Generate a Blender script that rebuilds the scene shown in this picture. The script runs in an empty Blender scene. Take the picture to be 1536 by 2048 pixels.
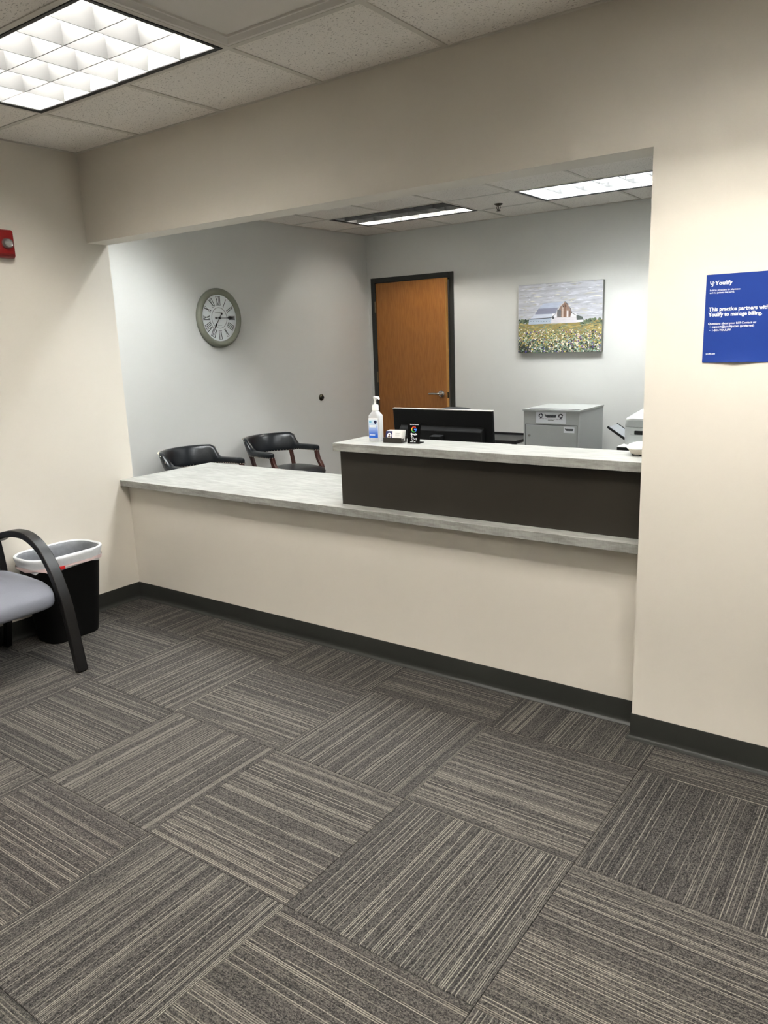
import bpy, math, random
from mathutils import Vector, Matrix, Euler
random.seed(7)
sc = bpy.context.scene
COL = sc.collection

# ------------------------------------------------------------------ camera
CX, CY, CZ = 4.0324, -2.7568, 1.5553
YAW, PITCH, ROLL, FPX = -0.6311, -0.2219, -0.0362, 1538.8
f = Vector((math.sin(YAW)*math.cos(PITCH), math.cos(YAW)*math.cos(PITCH), math.sin(PITCH)))
r = Vector((math.cos(YAW), -math.sin(YAW), 0)); u = r.cross(f)
r2 = r*math.cos(ROLL)+u*math.sin(ROLL); u2 = -r*math.sin(ROLL)+u*math.cos(ROLL)
cam = bpy.data.objects.new('camera', bpy.data.cameras.new('camera')); COL.objects.link(cam)
M = Matrix((r2, u2, -f)).transposed().to_4x4(); M.translation = (CX, CY, CZ)
cam.matrix_world = M
cam.data.sensor_fit = 'VERTICAL'; cam.data.sensor_height = 36.0
cam.data.lens = FPX/2048*36.0
cam.data.clip_start = 0.05
sc.camera = cam
# ------------------------------------------------------------------ world and exposure
w = bpy.data.worlds.new('world'); sc.world = w; w.use_nodes = True
w.node_tree.nodes['Background'].inputs[0].default_value = (0.5, 0.5, 0.52, 1)
w.node_tree.nodes['Background'].inputs[1].default_value = 0.02
sc.view_settings.view_transform = 'Standard'; sc.view_settings.look = 'None'
sc.view_settings.exposure = 2.64; sc.view_settings.gamma = 1.0
sc.view_settings.use_curve_mapping = False
TUBE_WAITING = 34.0      # radiance of the fluorescent tubes
TUBE_OFFICE = 31.5
WARM = (1.0, 0.965, 0.90); COOL = (0.95, 0.985, 1.0)

# ------------------------------------------------------------------ dimensions (metres)
H = 2.609            # ceilings
W = 3.1727           # right jamb of the reception opening
HB = 2.140           # underside of the header
T = 0.1387           # wall thickness
S = 0.100            # face of the half wall
ZC, TC = 0.769, 0.038
XO, YO = -1.0624, 4.0721     # office left wall, office back wall
XR, YR = 6.3, -5.9         # waiting room right and rear wall
XOR = 5.2                    # office right wall
G = 0.6096

# ------------------------------------------------------------------ material helpers
def srgb(c):
    return tuple(((x/255)/12.92 if x/255 <= .04045 else ((x/255+.055)/1.055)**2.4) for x in c)+(1,)
MATS = {}
def nodes(name):
    m = bpy.data.materials.new(name); m.use_nodes = True
    nt = m.node_tree; return m, nt, nt.nodes['Principled BSDF']
def pm(name, rgb, rough=.5, var=.06, scale=30, bump=0., bscale=200, metallic=0., spec=.5, coat=0., trans=0., ior=1.45, stretch=None):
    if name in MATS: return MATS[name]
    m, nt, b = nodes(name); N, L = nt.nodes, nt.links
    c = srgb(rgb)
    tc = N.new('ShaderNodeTexCoord'); mp = N.new('ShaderNodeMapping'); L.new(tc.outputs['Object'], mp.inputs[0])
    if stretch: mp.inputs['Scale'].default_value = stretch
    no = N.new('ShaderNodeTexNoise'); no.inputs['Scale'].default_value = scale; no.inputs['Detail'].default_value = 3
    L.new(mp.outputs[0], no.inputs['Vector'])
    mx = N.new('ShaderNodeMix'); mx.data_type = 'RGBA'
    mx.inputs[6].default_value = tuple(x*(1-var) for x in c[:3])+(1,); mx.inputs[7].default_value = tuple(min(1, x*(1+var)) for x in c[:3])+(1,)
    L.new(no.outputs['Fac'], mx.inputs[0]); L.new(mx.outputs[2], b.inputs['Base Color'])
    b.inputs['Roughness'].default_value = rough; b.inputs['Metallic'].default_value = metallic
    b.inputs['Specular IOR Level'].default_value = spec; b.inputs['Coat Weight'].default_value = coat
    b.inputs['Coat Roughness'].default_value = .15
    b.inputs['Transmission Weight'].default_value = trans; b.inputs['IOR'].default_value = ior
    if bump:
        nb = N.new('ShaderNodeTexNoise'); nb.inputs['Scale'].default_value = bscale; nb.inputs['Detail'].default_value = 2
        L.new(tc.outputs['Object'], nb.inputs['Vector'])
        bp = N.new('ShaderNodeBump'); bp.inputs['Strength'].default_value = bump; bp.inputs['Distance'].default_value = .002
        L.new(nb.outputs['Fac'], bp.inputs['Height']); L.new(bp.outputs[0], b.inputs['Normal'])
    MATS[name] = m; return m
def emit(name, rgb, s):
    m = bpy.data.materials.new(name); m.use_nodes = True; nt = m.node_tree
    nt.nodes.remove(nt.nodes['Principled BSDF'])
    e = nt.nodes.new('ShaderNodeEmission'); e.inputs[0].default_value = tuple(rgb)+(1,); e.inputs[1].default_value = s
    nt.links.new(e.outputs[0], nt.nodes['Material Output'].inputs[0]); return m
def math_(nt, op, a, b=None, c=None):
    n = nt.nodes.new('ShaderNodeMath'); n.operation = op
    for i, x in enumerate((a, b, c)):
        if x is None: continue
        if isinstance(x, (int, float)): n.inputs[i].default_value = x
        else: nt.links.new(x, n.inputs[i])
    return n.outputs[0]
def mixc(nt, fac, a, b, blend='MIX'):
    n = nt.nodes.new('ShaderNodeMix'); n.data_type = 'RGBA'; n.blend_type = blend
    for i, x in ((0, fac), (6, a), (7, b)):
        if isinstance(x, (int, float, tuple)): n.inputs[i].default_value = x
        else: nt.links.new(x, n.inputs[i])
    return n.outputs[2]
def smooth(nt, x, a, b):
    n = nt.nodes.new('ShaderNodeMapRange'); n.interpolation_type = 'SMOOTHSTEP'
    n.inputs[1].default_value = a; n.inputs[2].default_value = b; nt.links.new(x, n.inputs[0]); return n.outputs[0]
def combine(nt, x, y, z=0.):
    n = nt.nodes.new('ShaderNodeCombineXYZ')
    for i, q in enumerate((x, y, z)):
        if isinstance(q, (int, float)): n.inputs[i].default_value = q
        else: nt.links.new(q, n.inputs[i])
    return n.outputs[0]
def noise(nt, vec, scale, detail=2, rough=.5):
    n = nt.nodes.new('ShaderNodeTexNoise'); n.inputs['Scale'].default_value = scale; n.inputs['Detail'].default_value = detail
    n.inputs['Roughness'].default_value = rough
    nt.links.new(vec, n.inputs['Vector']); return n.outputs['Fac']

def carpet_mat():
    m, nt, b = nodes('carpet'); N, L = nt.nodes, nt.links
    tc = N.new('ShaderNodeTexCoord'); oi = N.new('ShaderNodeObjectInfo')
    sp = N.new('ShaderNodeSeparateXYZ'); L.new(tc.outputs['Object'], sp.inputs[0])
    x, y = sp.outputs[0], sp.outputs[1]
    rnd = math_(nt, 'MULTIPLY', oi.outputs['Random'], 517.)
    row = math_(nt, 'FLOOR', math_(nt, 'DIVIDE', x, .0027))
    wn = N.new('ShaderNodeTexWhiteNoise'); wn.noise_dimensions = '2D'
    L.new(combine(nt, row, rnd), wn.inputs['Vector']); r1 = wn.outputs['Value']; sc3 = N.new('ShaderNodeSeparateColor'); L.new(wn.outputs['Color'], sc3.inputs[0]); r2_ = sc3.outputs[2]
    n1 = noise(nt, combine(nt, math_(nt, 'MULTIPLY', row, 3.37), math_(nt, 'MULTIPLY', y, 7.), rnd), 1., 2, .6)
    n2 = noise(nt, combine(nt, math_(nt, 'MULTIPLY', row, 1.71), math_(nt, 'MULTIPLY', y, 150.), rnd), 1., 2, .7)
    n3 = noise(nt, combine(nt, math_(nt, 'MULTIPLY', x, 9.), math_(nt, 'MULTIPLY', y, 9.), rnd), 1., 2)
    sp2 = noise(nt, tc.outputs['Object'], 420., 1)
    base = mixc(nt, smooth(nt, n2, .3, .7), srgb((34, 33, 32)), srgb((96, 92, 88)))
    base = mixc(nt, math_(nt, 'MULTIPLY', smooth(nt, r1, .25, .0), .6), base, srgb((32, 31, 32)))
    even = math_(nt, 'LESS_THAN', math_(nt, 'FLOORED_MODULO', row, 2.), .5)
    lm = math_(nt, 'ADD', math_(nt, 'MULTIPLY', r1, .90), math_(nt, 'MULTIPLY', n1, .62))
    lm = math_(nt, 'ADD', lm, math_(nt, 'MULTIPLY', n3, .12))
    base = mixc(nt, math_(nt, 'MULTIPLY', math_(nt, 'MULTIPLY', smooth(nt, lm, .90, 1.0), even), math_(nt, 'MULTIPLY_ADD', r2_, .7, .22)), base, srgb((142, 137, 127)))
    base = mixc(nt, math_(nt, 'MULTIPLY', smooth(nt, sp2, .55, .35), .45), base, srgb((28, 27, 27)))
    tint = mixc(nt, oi.outputs['Random'], (.76, .76, .76, 1), (.87, .865, .86, 1))
    L.new(mixc(nt, 1., base, tint, 'MULTIPLY'), b.inputs['Base Color'])
    b.inputs['Roughness'].default_value = .95; b.inputs['Specular IOR Level'].default_value = .15
    bp = N.new('ShaderNodeBump'); bp.inputs['Strength'].default_value = .5; bp.inputs['Distance'].default_value = .003
    hh = math_(nt, 'ADD', math_(nt, 'MULTIPLY', sp2, .6), math_(nt, 'ABSOLUTE', math_(nt, 'SINE', math_(nt, 'MULTIPLY', x, math.pi/.0027))))
    L.new(hh, bp.inputs['Height']); L.new(bp.outputs[0], b.inputs['Normal'])
    return m
def ceiling_mat():
    m, nt, b = nodes('ceiling_board'); N, L = nt.nodes, nt.links
    tc = N.new('ShaderNodeTexCoord'); oi = N.new('ShaderNodeObjectInfo')
    ad = N.new('ShaderNodeVectorMath'); L.new(tc.outputs['Object'], ad.inputs[0])
    L.new(combine(nt, math_(nt, 'MULTIPLY', oi.outputs['Random'], 31.), math_(nt, 'MULTIPLY', oi.outputs['Random'], 17.)), ad.inputs[1])
    mp = N.new('ShaderNodeMapping'); mp.inputs['Scale'].default_value = (1., 1.9, 1.); mp.inputs['Rotation'].default_value = (0, 0, .5); L.new(ad.outputs[0], mp.inputs[0])
    a = noise(nt, mp.outputs[0], 95., 3, .6); c = noise(nt, ad.outputs[0], 240., 2)
    fl = math_(nt, 'MULTIPLY', smooth(nt, a, .40, .345), 1.)
    fl = math_(nt, 'MAXIMUM', fl, math_(nt, 'MULTIPLY', smooth(nt, c, .36, .28), .6))
    L.new(mixc(nt, math_(nt, 'MULTIPLY', fl, .75), srgb((236, 231, 224)), srgb((140, 132, 122))), b.inputs['Base Color'])
    b.inputs['Roughness'].default_value = .95; b.inputs['Specular IOR Level'].default_value = .1
    bp = N.new('ShaderNodeBump'); bp.inputs['Strength'].default_value = .6; bp.inputs['Distance'].default_value = .003
    L.new(math_(nt, 'SUBTRACT', 1., fl), bp.inputs['Height']); L.new(bp.outputs[0], b.inputs['Normal'])
    return m
def laminate_mat():
    m, nt, b = nodes('grey_laminate'); N, L = nt.nodes, nt.links
    tc = N.new('ShaderNodeTexCoord')
    def st(s, sc_, d=3):
        mp = N.new('ShaderNodeMapping'); mp.inputs['Scale'].default_value = s; L.new(tc.outputs['Object'], mp.inputs[0]); return noise(nt, mp.outputs[0], sc_, d, .6)
    a = st((1, 7, 5), 9.); c = st((1, 22, 3), 30.); e = st((30, 30, 1.5), 14.); g = noise(nt, tc.outputs['Object'], 5., 2)
    v = math_(nt, 'ADD', math_(nt, 'MULTIPLY', a, .5), math_(nt, 'MULTIPLY', c, .3))
    v = math_(nt, 'ADD', v, math_(nt, 'MULTIPLY', e, .22)); v = math_(nt, 'ADD', v, math_(nt, 'MULTIPLY', g, .2))
    L.new(mixc(nt, smooth(nt, v, .42, .8), srgb((122, 121, 116)), srgb((166, 167, 162))), b.inputs['Base Color'])
    b.inputs['Roughness'].default_value = .38; b.inputs['Specular IOR Level'].default_value = .5
    return m
def oak_mat():
    m, nt, b = nodes('oak_veneer'); N, L = nt.nodes, nt.links
    tc = N.new('ShaderNodeTexCoord')
    def st(s, sc_, d=3):
        mp = N.new('ShaderNodeMapping'); mp.inputs['Scale'].default_value = s; L.new(tc.outputs['Object'], mp.inputs[0]); return noise(nt, mp.outputs[0], sc_, d, .6)
    a = st((8, 8, .6), 3.); c = st((90, 90, 2.5), 3., 2)
    rings = math_(nt, 'SINE', math_(nt, 'MULTIPLY', a, 42.))
    v = math_(nt, 'ADD', math_(nt, 'MULTIPLY', rings, .12), math_(nt, 'ADD', math_(nt, 'MULTIPLY', c, .6), .2))
    L.new(mixc(nt, v, srgb((126, 74, 28)), srgb((184, 122, 58))), b.inputs['Base Color'])
    b.inputs['Roughness'].default_value = .42; return m
def attr_mat(name, rough=.6):
    m, nt, b = nodes(name); a = nt.nodes.new('ShaderNodeAttribute'); a.attribute_name = 'Col'
    tc = nt.nodes.new('ShaderNodeTexCoord'); mp = nt.nodes.new('ShaderNodeMapping'); mp.inputs['Scale'].default_value = (12, 70, 1)
    nt.links.new(tc.outputs['Object'], mp.inputs[0])
    n = noise(nt, mp.outputs[0], 1.2, 4)
    nt.links.new(mixc(nt, 1., a.outputs['Color'], mixc(nt, n, (.78, .78, .78, 1), (1.16, 1.16, 1.16, 1)), 'MULTIPLY'), b.inputs['Base Color'])
    b.inputs['Roughness'].default_value = rough; return m

PAINT_W = pm('beige_wall_paint', (221, 215, 204), .55, .012, 3, .12, 260)
PAINT_O = pm('grey_wall_paint', (213, 213, 209), .55, .012, 3, .10, 260)
VINYL = pm('charcoal_vinyl', (41, 42, 39), .38, .05, 20)
CARPET = carpet_mat(); BOARD = ceiling_mat(); LAM = laminate_mat(); OAK = oak_mat()
TEE = pm('tee_white', (205, 200, 190), .5, .02)
DARK = pm('dark_brown_laminate', (44, 40, 34), .42, .05, 8)
BLACK = pm('black_plastic', (16, 17, 18), .45, .1)
BLACKG = pm('black_gloss', (9, 9, 10), .18, .1)
STEEL = pm('satin_chrome', (190, 190, 188), .25, .04, metallic=1.)
WHITE = pm('white_plastic', (238, 238, 234), .35, .02)
PRINTW = pm('white_print', (245, 246, 248), .5, .01)
CONC = pm('concrete', (120, 118, 114), .9, .1)

# ------------------------------------------------------------------ mesh helpers
class MB:
    def __init__(s): s.v, s.f = [], []
    def add(s, v, f):
        o = len(s.v); s.v += [tuple(p) for p in v]; s.f += [tuple(i+o for i in q) for q in f]; return s
    def box(s, x0, x1, y0, y1, z0, z1):
        return s.add([(x, y, z) for x in (x0, x1) for y in (y0, y1) for z in (z0, z1)],
                     [(0, 1, 3, 2), (4, 6, 7, 5), (0, 4, 5, 1), (2, 3, 7, 6), (0, 2, 6, 4), (1, 5, 7, 3)])
    def prism(s, pts, d0, d1, axis=2):
        # polygon in the two other axes (cyclic order), extruded along axis
        n = len(pts)
        def P(a, b, c):
            return (a, b, c) if axis == 2 else ((c, a, b) if axis == 0 else (a, c, b))
        v = [P(a, b, d0) for a, b in pts]+[P(a, b, d1) for a, b in pts]
        fs = [tuple(range(n))[::-1], tuple(range(n, 2*n))]+[(i, (i+1) % n, n+(i+1) % n, n+i) for i in range(n)]
        return s.add(v, fs)
    def loft(s, rings, cap=True, closed=False):
        n = len(rings[0]); v = [p for q in rings for p in q]; fs = []
        m = len(rings)
        for i in range(m if closed else m-1):
            a, b = i*n, ((i+1) % m)*n
            fs += [(a+j, a+(j+1) % n, b+(j+1) % n, b+j) for j in range(n)]
        if cap and not closed: fs += [tuple(range(n))[::-1], tuple(range((m-1)*n, m*n))]
        return s.add(v, fs)
    def lathe(s, prof, n=32, axis='z', c=(0, 0, 0)):
        rings = []
        for rr, z in prof:
            ring = []
            for i in range(n):
                a = 2*math.pi*i/n; x, y = rr*math.cos(a), rr*math.sin(a)
                p = (x, y, z) if axis == 'z' else ((z, x, y) if axis == 'x' else (x, z, y))
                ring.append((p[0]+c[0], p[1]+c[1], p[2]+c[2]))
            rings.append(ring)
        return s.loft(rings)
    def tube(s, path, rad, n=10):
        P = [Vector(p) for p in path]; m = len(P)
        R = rad if isinstance(rad, (list, tuple)) else [rad]*m
        t0 = (P[1]-P[0]).normalized(); up = Vector((0, 0, 1)) if abs(t0.z) < .9 else Vector((1, 0, 0))
        nrm = t0.cross(up).normalized(); rings = []
        for i in range(m):
            t = (P[min(i+1, m-1)]-P[max(i-1, 0)]).normalized()
            nrm = (nrm-t*nrm.dot(t)).normalized(); bn = t.cross(nrm)
            rings.append([P[i]+(nrm*math.cos(2*math.pi*k/n)+bn*math.sin(2*math.pi*k/n))*R[i] for k in range(n)])
        return s.loft(rings)
    def ribbon(s, path, w, th, side):
        # rectangular bar along a path; side = constant width direction
        P = [Vector(p) for p in path]; sd = Vector(side).normalized(); m = len(P); rings = []
        W_ = w if isinstance(w, (list, tuple)) else [w]*m; T_ = th if isinstance(th, (list, tuple)) else [th]*m
        for i in range(m):
            t = (P[min(i+1, m-1)]-P[max(i-1, 0)]).normalized(); nn = t.cross(sd).normalized()
            a, b = sd*W_[i]/2, nn*T_[i]/2
            rings.append([P[i]-a-b, P[i]+a-b, P[i]+a+b, P[i]-a+b])
        return s.loft(rings)
    def xf(s, mat):
        s.v = [tuple(mat @ Vector(p)) for p in s.v]; return s
def fix(me):
    import bmesh
    bm = bmesh.new(); bm.from_mesh(me); bmesh.ops.recalc_face_normals(bm, faces=bm.faces); bm.to_mesh(me); bm.free()
def put(name, mb, mat, parent=None, loc=(0, 0, 0), rot=(0, 0, 0), smooth_=None, bevel=0, seg=2):
    me = bpy.data.meshes.new(name); me.from_pydata(mb.v, [], mb.f); fix(me)
    me.materials.append(mat)
    if smooth_ is not None:
        me.shade_smooth(); me.set_sharp_from_angle(angle=math.radians(smooth_))
    o = bpy.data.objects.new(name, me); COL.objects.link(o); o.location = loc; o.rotation_euler = rot
    if parent: o.parent = parent
    if bevel:
        b = o.modifiers.new('bevel', 'BEVEL'); b.width = bevel; b.segments = seg; b.limit_method = 'ANGLE'; b.angle_limit = math.radians(40)
        if smooth_ is None: me.shade_smooth(); me.set_sharp_from_angle(angle=math.radians(35))
        b.harden_normals = False
    return o
def tag(o, label, cat, group=None):
    o['label'] = label; o['category'] = cat
    if group: o['group'] = group
    return o
def thing(name, label, cat, loc=(0, 0, 0), rot=(0, 0, 0), group=None):
    o = bpy.data.objects.new(name, None); COL.objects.link(o); o.location = loc; o.rotation_euler = rot
    o.empty_display_size = .05
    return tag(o, label, cat, group)
def struct(o, label=None):
    o['kind'] = 'structure'
    if label: o['label'] = label
    return o
def link(o, parent, loc, rot=(0, 0, 0)):
    c = o.copy(); COL.objects.link(c); c.parent = parent; c.location = loc; c.rotation_euler = rot; return c
def text(s, size, mat, parent, x, y, z=.0006, name='lettering', bold=0., shear=0., align='LEFT', width=None, ext=.0002):
    cu = bpy.data.curves.new('txt', 'FONT'); cu.body = s; cu.size = size; cu.offset = bold; cu.shear = shear
    cu.align_x = align; cu.extrude = ext; cu.resolution_u = 3; cu.fill_mode = 'BOTH'
    t = bpy.data.objects.new('txt', cu); COL.objects.link(t)
    dg = bpy.context.evaluated_depsgraph_get(); me = bpy.data.meshes.new_from_object(t.evaluated_get(dg))
    bpy.data.objects.remove(t); bpy.data.curves.remove(cu)
    if width:
        xs = [v.co.x for v in me.vertices]; k = width/(max(xs)-min(xs))
        for v in me.vertices: v.co.x *= k
    me.materials.clear(); me.materials.append(mat)
    o = bpy.data.objects.new(name, me); COL.objects.link(o); o.parent = parent; o.location = (x, y, z); return o
def rrect(w, h, rr, n=5):
    pts = []
    for cx, cy, a0 in ((w/2-rr, h/2-rr, 0), (-w/2+rr, h/2-rr, 90), (-w/2+rr, -h/2+rr, 180), (w/2-rr, -h/2+rr, 270)):
        for i in range(n+1):
            a = math.radians(a0+90*i/n); pts.append((cx+rr*math.cos(a), cy+rr*math.sin(a)))
    return pts
def superel(w, h, p=4, n=32):
    out = []
    for i in range(n):
        a = 2*math.pi*i/n; c, s_ = math.cos(a), math.sin(a)
        out.append((w/2*math.copysign(abs(c)**(2/p), c), h/2*math.copysign(abs(s_)**(2/p), s_)))
    return out
def bez(p0, p1, p2, p3, n=10):
    out = []
    for i in range(n+1):
        t = i/n; q = 1-t
        out.append(tuple(q**3*a+3*q*q*t*b+3*q*t*t*c+t**3*d for a, b, c, d in zip(p0, p1, p2, p3)))
    return out
def spline(pts, n=6):
    P = [Vector(p) for p in pts]; P = [2*P[0]-P[1]]+P+[2*P[-1]-P[-2]]; out = []
    for i in range(1, len(P)-2):
        for k in range(n):
            t = k/n; a, b, c, d = P[i-1], P[i], P[i+1], P[i+2]
            out.append(.5*((2*b)+(c-a)*t+(2*a-5*b+4*c-d)*t*t+(3*b-a-3*c+d)*t**3))
    out.append(P[-2]); return out

# ================================================================== SETTING
# ---- floor with carpet tiles
floor = struct(put('floor', MB().box(XO-.3, XR+.3, YR-.3, YO+.3, -.16, -.006), CONC), 'floor of grey striped carpet tiles laid quarter turn')
tme = MB()
hw = G/2-.0008
tme.loft([[(-hw, -hw, -.006), (hw, -hw, -.006), (hw, hw, -.006), (-hw, hw, -.006)],
          [(-hw, -hw, -.0016), (hw, -hw, -.0016), (hw, hw, -.0016), (-hw, hw, -.0016)],
          [(-hw+.0016, -hw+.0016, 0), (hw-.0016, -hw+.0016, 0), (hw-.0016, hw-.0016, 0), (-hw+.0016, hw-.0016, 0)]])
tile0 = None; GX0, GY0 = .2236, -.2060
for i in range(-3, 11):
    for j in range(-11, 8):
        x, y = GX0+(i+.5)*G, GY0+(j+.5)*G
        if x < XO-.3 or x > XR+.2 or y < YR-.2 or y > YO+.2: continue
        if y > .1 and x > XOR+.2: continue
        rz = (0 if (i+j) % 2 == 0 else math.pi/2)+(math.pi if random.random() < .5 else 0)
        if tile0 is None:
            tile0 = put('carpet_tile', tme, CARPET, floor, (x, y, 0), (0, 0, rz))
        else: link(tile0, floor, (x, y, 0), (0, 0, rz))
# ---- walls
HT = H+.12
wf = MB()
wf.prism([(0, HB), (W, HB), (W, 0), (XR, 0), (XR, HT), (XO-.12, HT), (XO-.12, 0), (-.001, 0), (-.001, HB)], 0.0, T, axis=1)
struct(put('wall_front', wf, PAINT_W), 'beige wall with the wide reception opening')
struct(put('wall_left', MB().box(-.12, 0, YR, T, 0, HT), PAINT_W), 'beige left wall of the waiting room')
struct(put('wall_reception', MB().box(0, W, S, S+.115, 0, ZC-TC), PAINT_W), 'beige half wall under the counter')
struct(put('wall_right', MB().box(XR, XR+.12, YR, T, 0, HT), PAINT_W), 'beige right wall of the waiting room')
struct(put('wall_rear', MB().box(-.12, XR+.12, YR-.12, YR, 0, HT), PAINT_W), 'beige rear wall of the waiting room')
struct(put('wall_office_left', MB().box(XO-.12, XO, T, YO+.12, 0, HT), PAINT_O), 'grey left wall of the office')
struct(put('wall_office_right', MB().box(XOR, XOR+.12, T, YO+.12, 0, HT), PAINT_O), 'grey right wall of the office')
DX0, DX1, DZ = -.965, -.058, 2.124      # door opening inside the frame
wb = MB()
wb.prism([(XO-.12, 0), (DX0-.03, 0), (DX0-.03, DZ+.03), (DX1+.03, DZ+.03), (DX1+.03, 0), (XOR+.12, 0), (XOR+.12, HT), (XO-.12, HT)], YO, YO+.12, axis=1)
struct(put('wall_back', wb, PAINT_O), 'grey back wall of the office')
# hallway closing off the door opening
struct(put('wall_hallway', MB().box(-1.6, .6, YO+1.2, YO+1.3, 0, HT), PAINT_O), 'wall of the hallway behind the door')
# ---- ceiling
ceil = struct(put('ceiling', MB().box(XO-.12, XR+.12, YR-.12, YO+.12, H+.25, H+.30), CONC), 'suspended ceiling of white fissured boards')
TROFFERS = []; DIFF = None
WX0, WY0 = .5613, -.5371        # waiting room grid lines
OX0, OY0 = -.6246, 2.9094       # office grid lines
lit_w = [(.5613, -1.1467), (.5613+4*G, -1.1467), (.5613+1*G, -1.1467-3*G), (.5613+5*G, -1.1467-3*G)]
lit_o = [(OX0, OY0), (OX0+3*G, OY0), (OX0, OY0-4*G), (OX0+3*G, OY0-4*G), (OX0+6*G, OY0-4*G)]
diff_at = (.5613+2*G, -1.1467)
def in_light(x, y, lights):
    return any(a-.01 < x < a+2*G+.01 and b-.01 < y < b+G+.01 for a, b in lights)
bme = {}
def board(x0, x1, y0, y1):
    g = .013
    w_, h_ = round(x1-x0-g*0, 3), round(y1-y0, 3)
    if w_ < .03 or h_ < .03: return
    k = (w_, h_)
    if k not in bme:
        o = put('ceiling_tile', MB().box(-w_/2+.002, w_/2-.002, -h_/2+.002, h_/2-.002, .003, .019), BOARD, ceil, ((x0+x1)/2, (y0+y1)/2, H)); bme[k] = o
    else: link(bme[k], ceil, ((x0+x1)/2, (y0+y1)/2, H))
def grid_room(x0, x1, y0, y1, gx, gy, lights, skip):
    xs = [x0]+[gx+k*G for k in range(-20, 30) if x0+.02 < gx+k*G < x1-.02]+[x1]
    ys = [y0]+[gy+k*G for k in range(-20, 30) if y0+.02 < gy+k*G < y1-.02]+[y1]
    for a, b in zip(xs, xs[1:]):
        for c, d in zip(ys, ys[1:]):
            mx_, my_ = (a+b)/2, (c+d)/2
            if in_light(mx_, my_, lights) or (skip and skip[0] < mx_ < skip[0]+G and skip[1] < my_ < skip[1]+G): continue
            board(a, b, c, d)
    def tee(ax0, ax1, ay0, ay1):
        put('ceiling_tee', MB().box(ax0, ax1, ay0, ay1, H-.0006, H+.003), TEE, ceil)
        (put('ceiling_tee_web', MB().box((ax0+ax1)/2-.001 if ax1-ax0 < .05 else ax0, (ax0+ax1)/2+.001 if ax1-ax0 < .05 else ax1,
             (ay0+ay1)/2-.001 if ay1-ay0 < .05 else ay0, (ay0+ay1)/2+.001 if ay1-ay0 < .05 else ay1, H+.003, H+.03), TEE, ceil)) if False else None
    t = .012
    for yv in ys[1:-1]: tee(x0, x1, yv-t, yv+t)
    for xv in xs[1:-1]:
        # broken where a light spans the bay
        for c, d in zip(ys, ys[1:]):
            my_ = (c+d)/2
            if any(a+.05 < xv < a+2*G-.05 and b < my_ < b+G for a, b in lights): continue
            tee(xv-t, xv+t, c+t*.999, d-t*.999)
    for a, b, c, d in ((x0, x1, y0, y0+.018), (x0, x1, y1-.018, y1), (x0, x0+.018, y0+.018, y1-.018), (x1-.018, x1, y0+.018, y1-.018)): tee(a, b, c, d)
grid_room(0, XR, YR, 0, WX0, WY0, lit_w, diff_at)
grid_room(XO, XOR, T, YO, OX0, OY0, lit_o, None)
# ---- baseboards
def base_profile():
    return [(0, .1033), (.0025, .1033), (.004, .099), (.0042, .030), (.0058, .016), (.010, .0075), (.0165, .0035), (.0175, .0005), (0, .0005)]
def baseboard(name, x0, x1, yface=None, xface=None, y0=None, y1=None):
    mb = MB(); pr = base_profile()
    if yface is not None: mb.prism([(yface-a, b) for a, b in pr], x0, x1, axis=0)
    else:
        rings = [[(xface+a, yy, b) for a, b in pr] for yy in (y0, y1)]; mb.loft(rings)
    return struct(put(name, mb, VINYL, smooth_=50), 'charcoal vinyl cove base')
baseboard('baseboard_reception', 0, W, yface=S)
baseboard('baseboard_left', None, None, xface=0, y0=YR, y1=S-.0045)
baseboard('baseboard_office_back', DX1+.0535, XOR, yface=YO)
baseboard('baseboard_office_left', None, None, xface=XO, y0=T, y1=YO-.0005)
# wraps the pier corner
pr = base_profile(); mb = MB()
rings = [[(XR, -a, b) for a, b in pr], [(W-a, -a, b) for a, b in pr], [(W-a, S-.005, b) for a, b in pr]]
mb.loft(rings); struct(put('baseboard_front', mb, VINYL, smooth_=50), 'charcoal vinyl cove base on the pier')
# ---- office door
door = bpy.data.objects.new('door_1', None); COL.objects.link(door); door.location = (DX0, YO, 0); struct(door, 'oak veneer door standing ajar in a dark steel frame')
FRM = pm('dark_frame_paint', (45, 47, 45), .4, .05)
dw = DX1-DX0
for nm, (a, b, c, d, e, g_) in {'door_jamb': (-.052, .0, -.012, .125, 0, DZ+.05), 'door_jamb.001': (dw, dw+.052, -.012, .125, 0, DZ+.05), 'door_head': (0, dw, -.012, .125, DZ, DZ+.05)}.items():
    put(nm.split('.')[0], MB().box(a, b, c, d, e, g_), FRM, door, bevel=.003)
for nm, (a, b, c, d, e, g_) in {'a': (0, .016, .05, .065, 0, DZ), 'b': (dw-.016, dw, .05, .065, 0, DZ), 'c': (.016, dw-.016, .05, .065, DZ-.016, DZ)}.items():
    put('door_stop_strip', MB().box(a, b, c, d, e, g_), FRM, door)
lw = dw-.008; ang = -math.radians(4.2)
leaf = put('door_leaf', MB().box(0, lw, 0, .044, .01, DZ-.006), OAK, door, (.004, -.004, 0), (0, 0, ang), bevel=.002)
EDGE = pm('oak_edge', (196, 142, 74), .45, .08, 3, stretch=(60, 60, 3))
put('edge_band', MB().box(lw, lw+.0015, .001, .043, .012, DZ-.008), EDGE, leaf)
put('latch_plate', MB().box(lw+.0015, lw+.003, .008, .036, .94, 1.0), pm('dark_bronze', (70, 64, 54), .4, .1, metallic=.8), leaf)
h = MB(); h.lathe([(0, 0), (.034, 0), (.036, -.004), (.034, -.012), (.020, -.018), (.015, -.04), (.0, -.042)], 28, 'y', (lw-.062, 0, .985))
put('rose', h, STEEL, leaf, smooth_=40)
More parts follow.
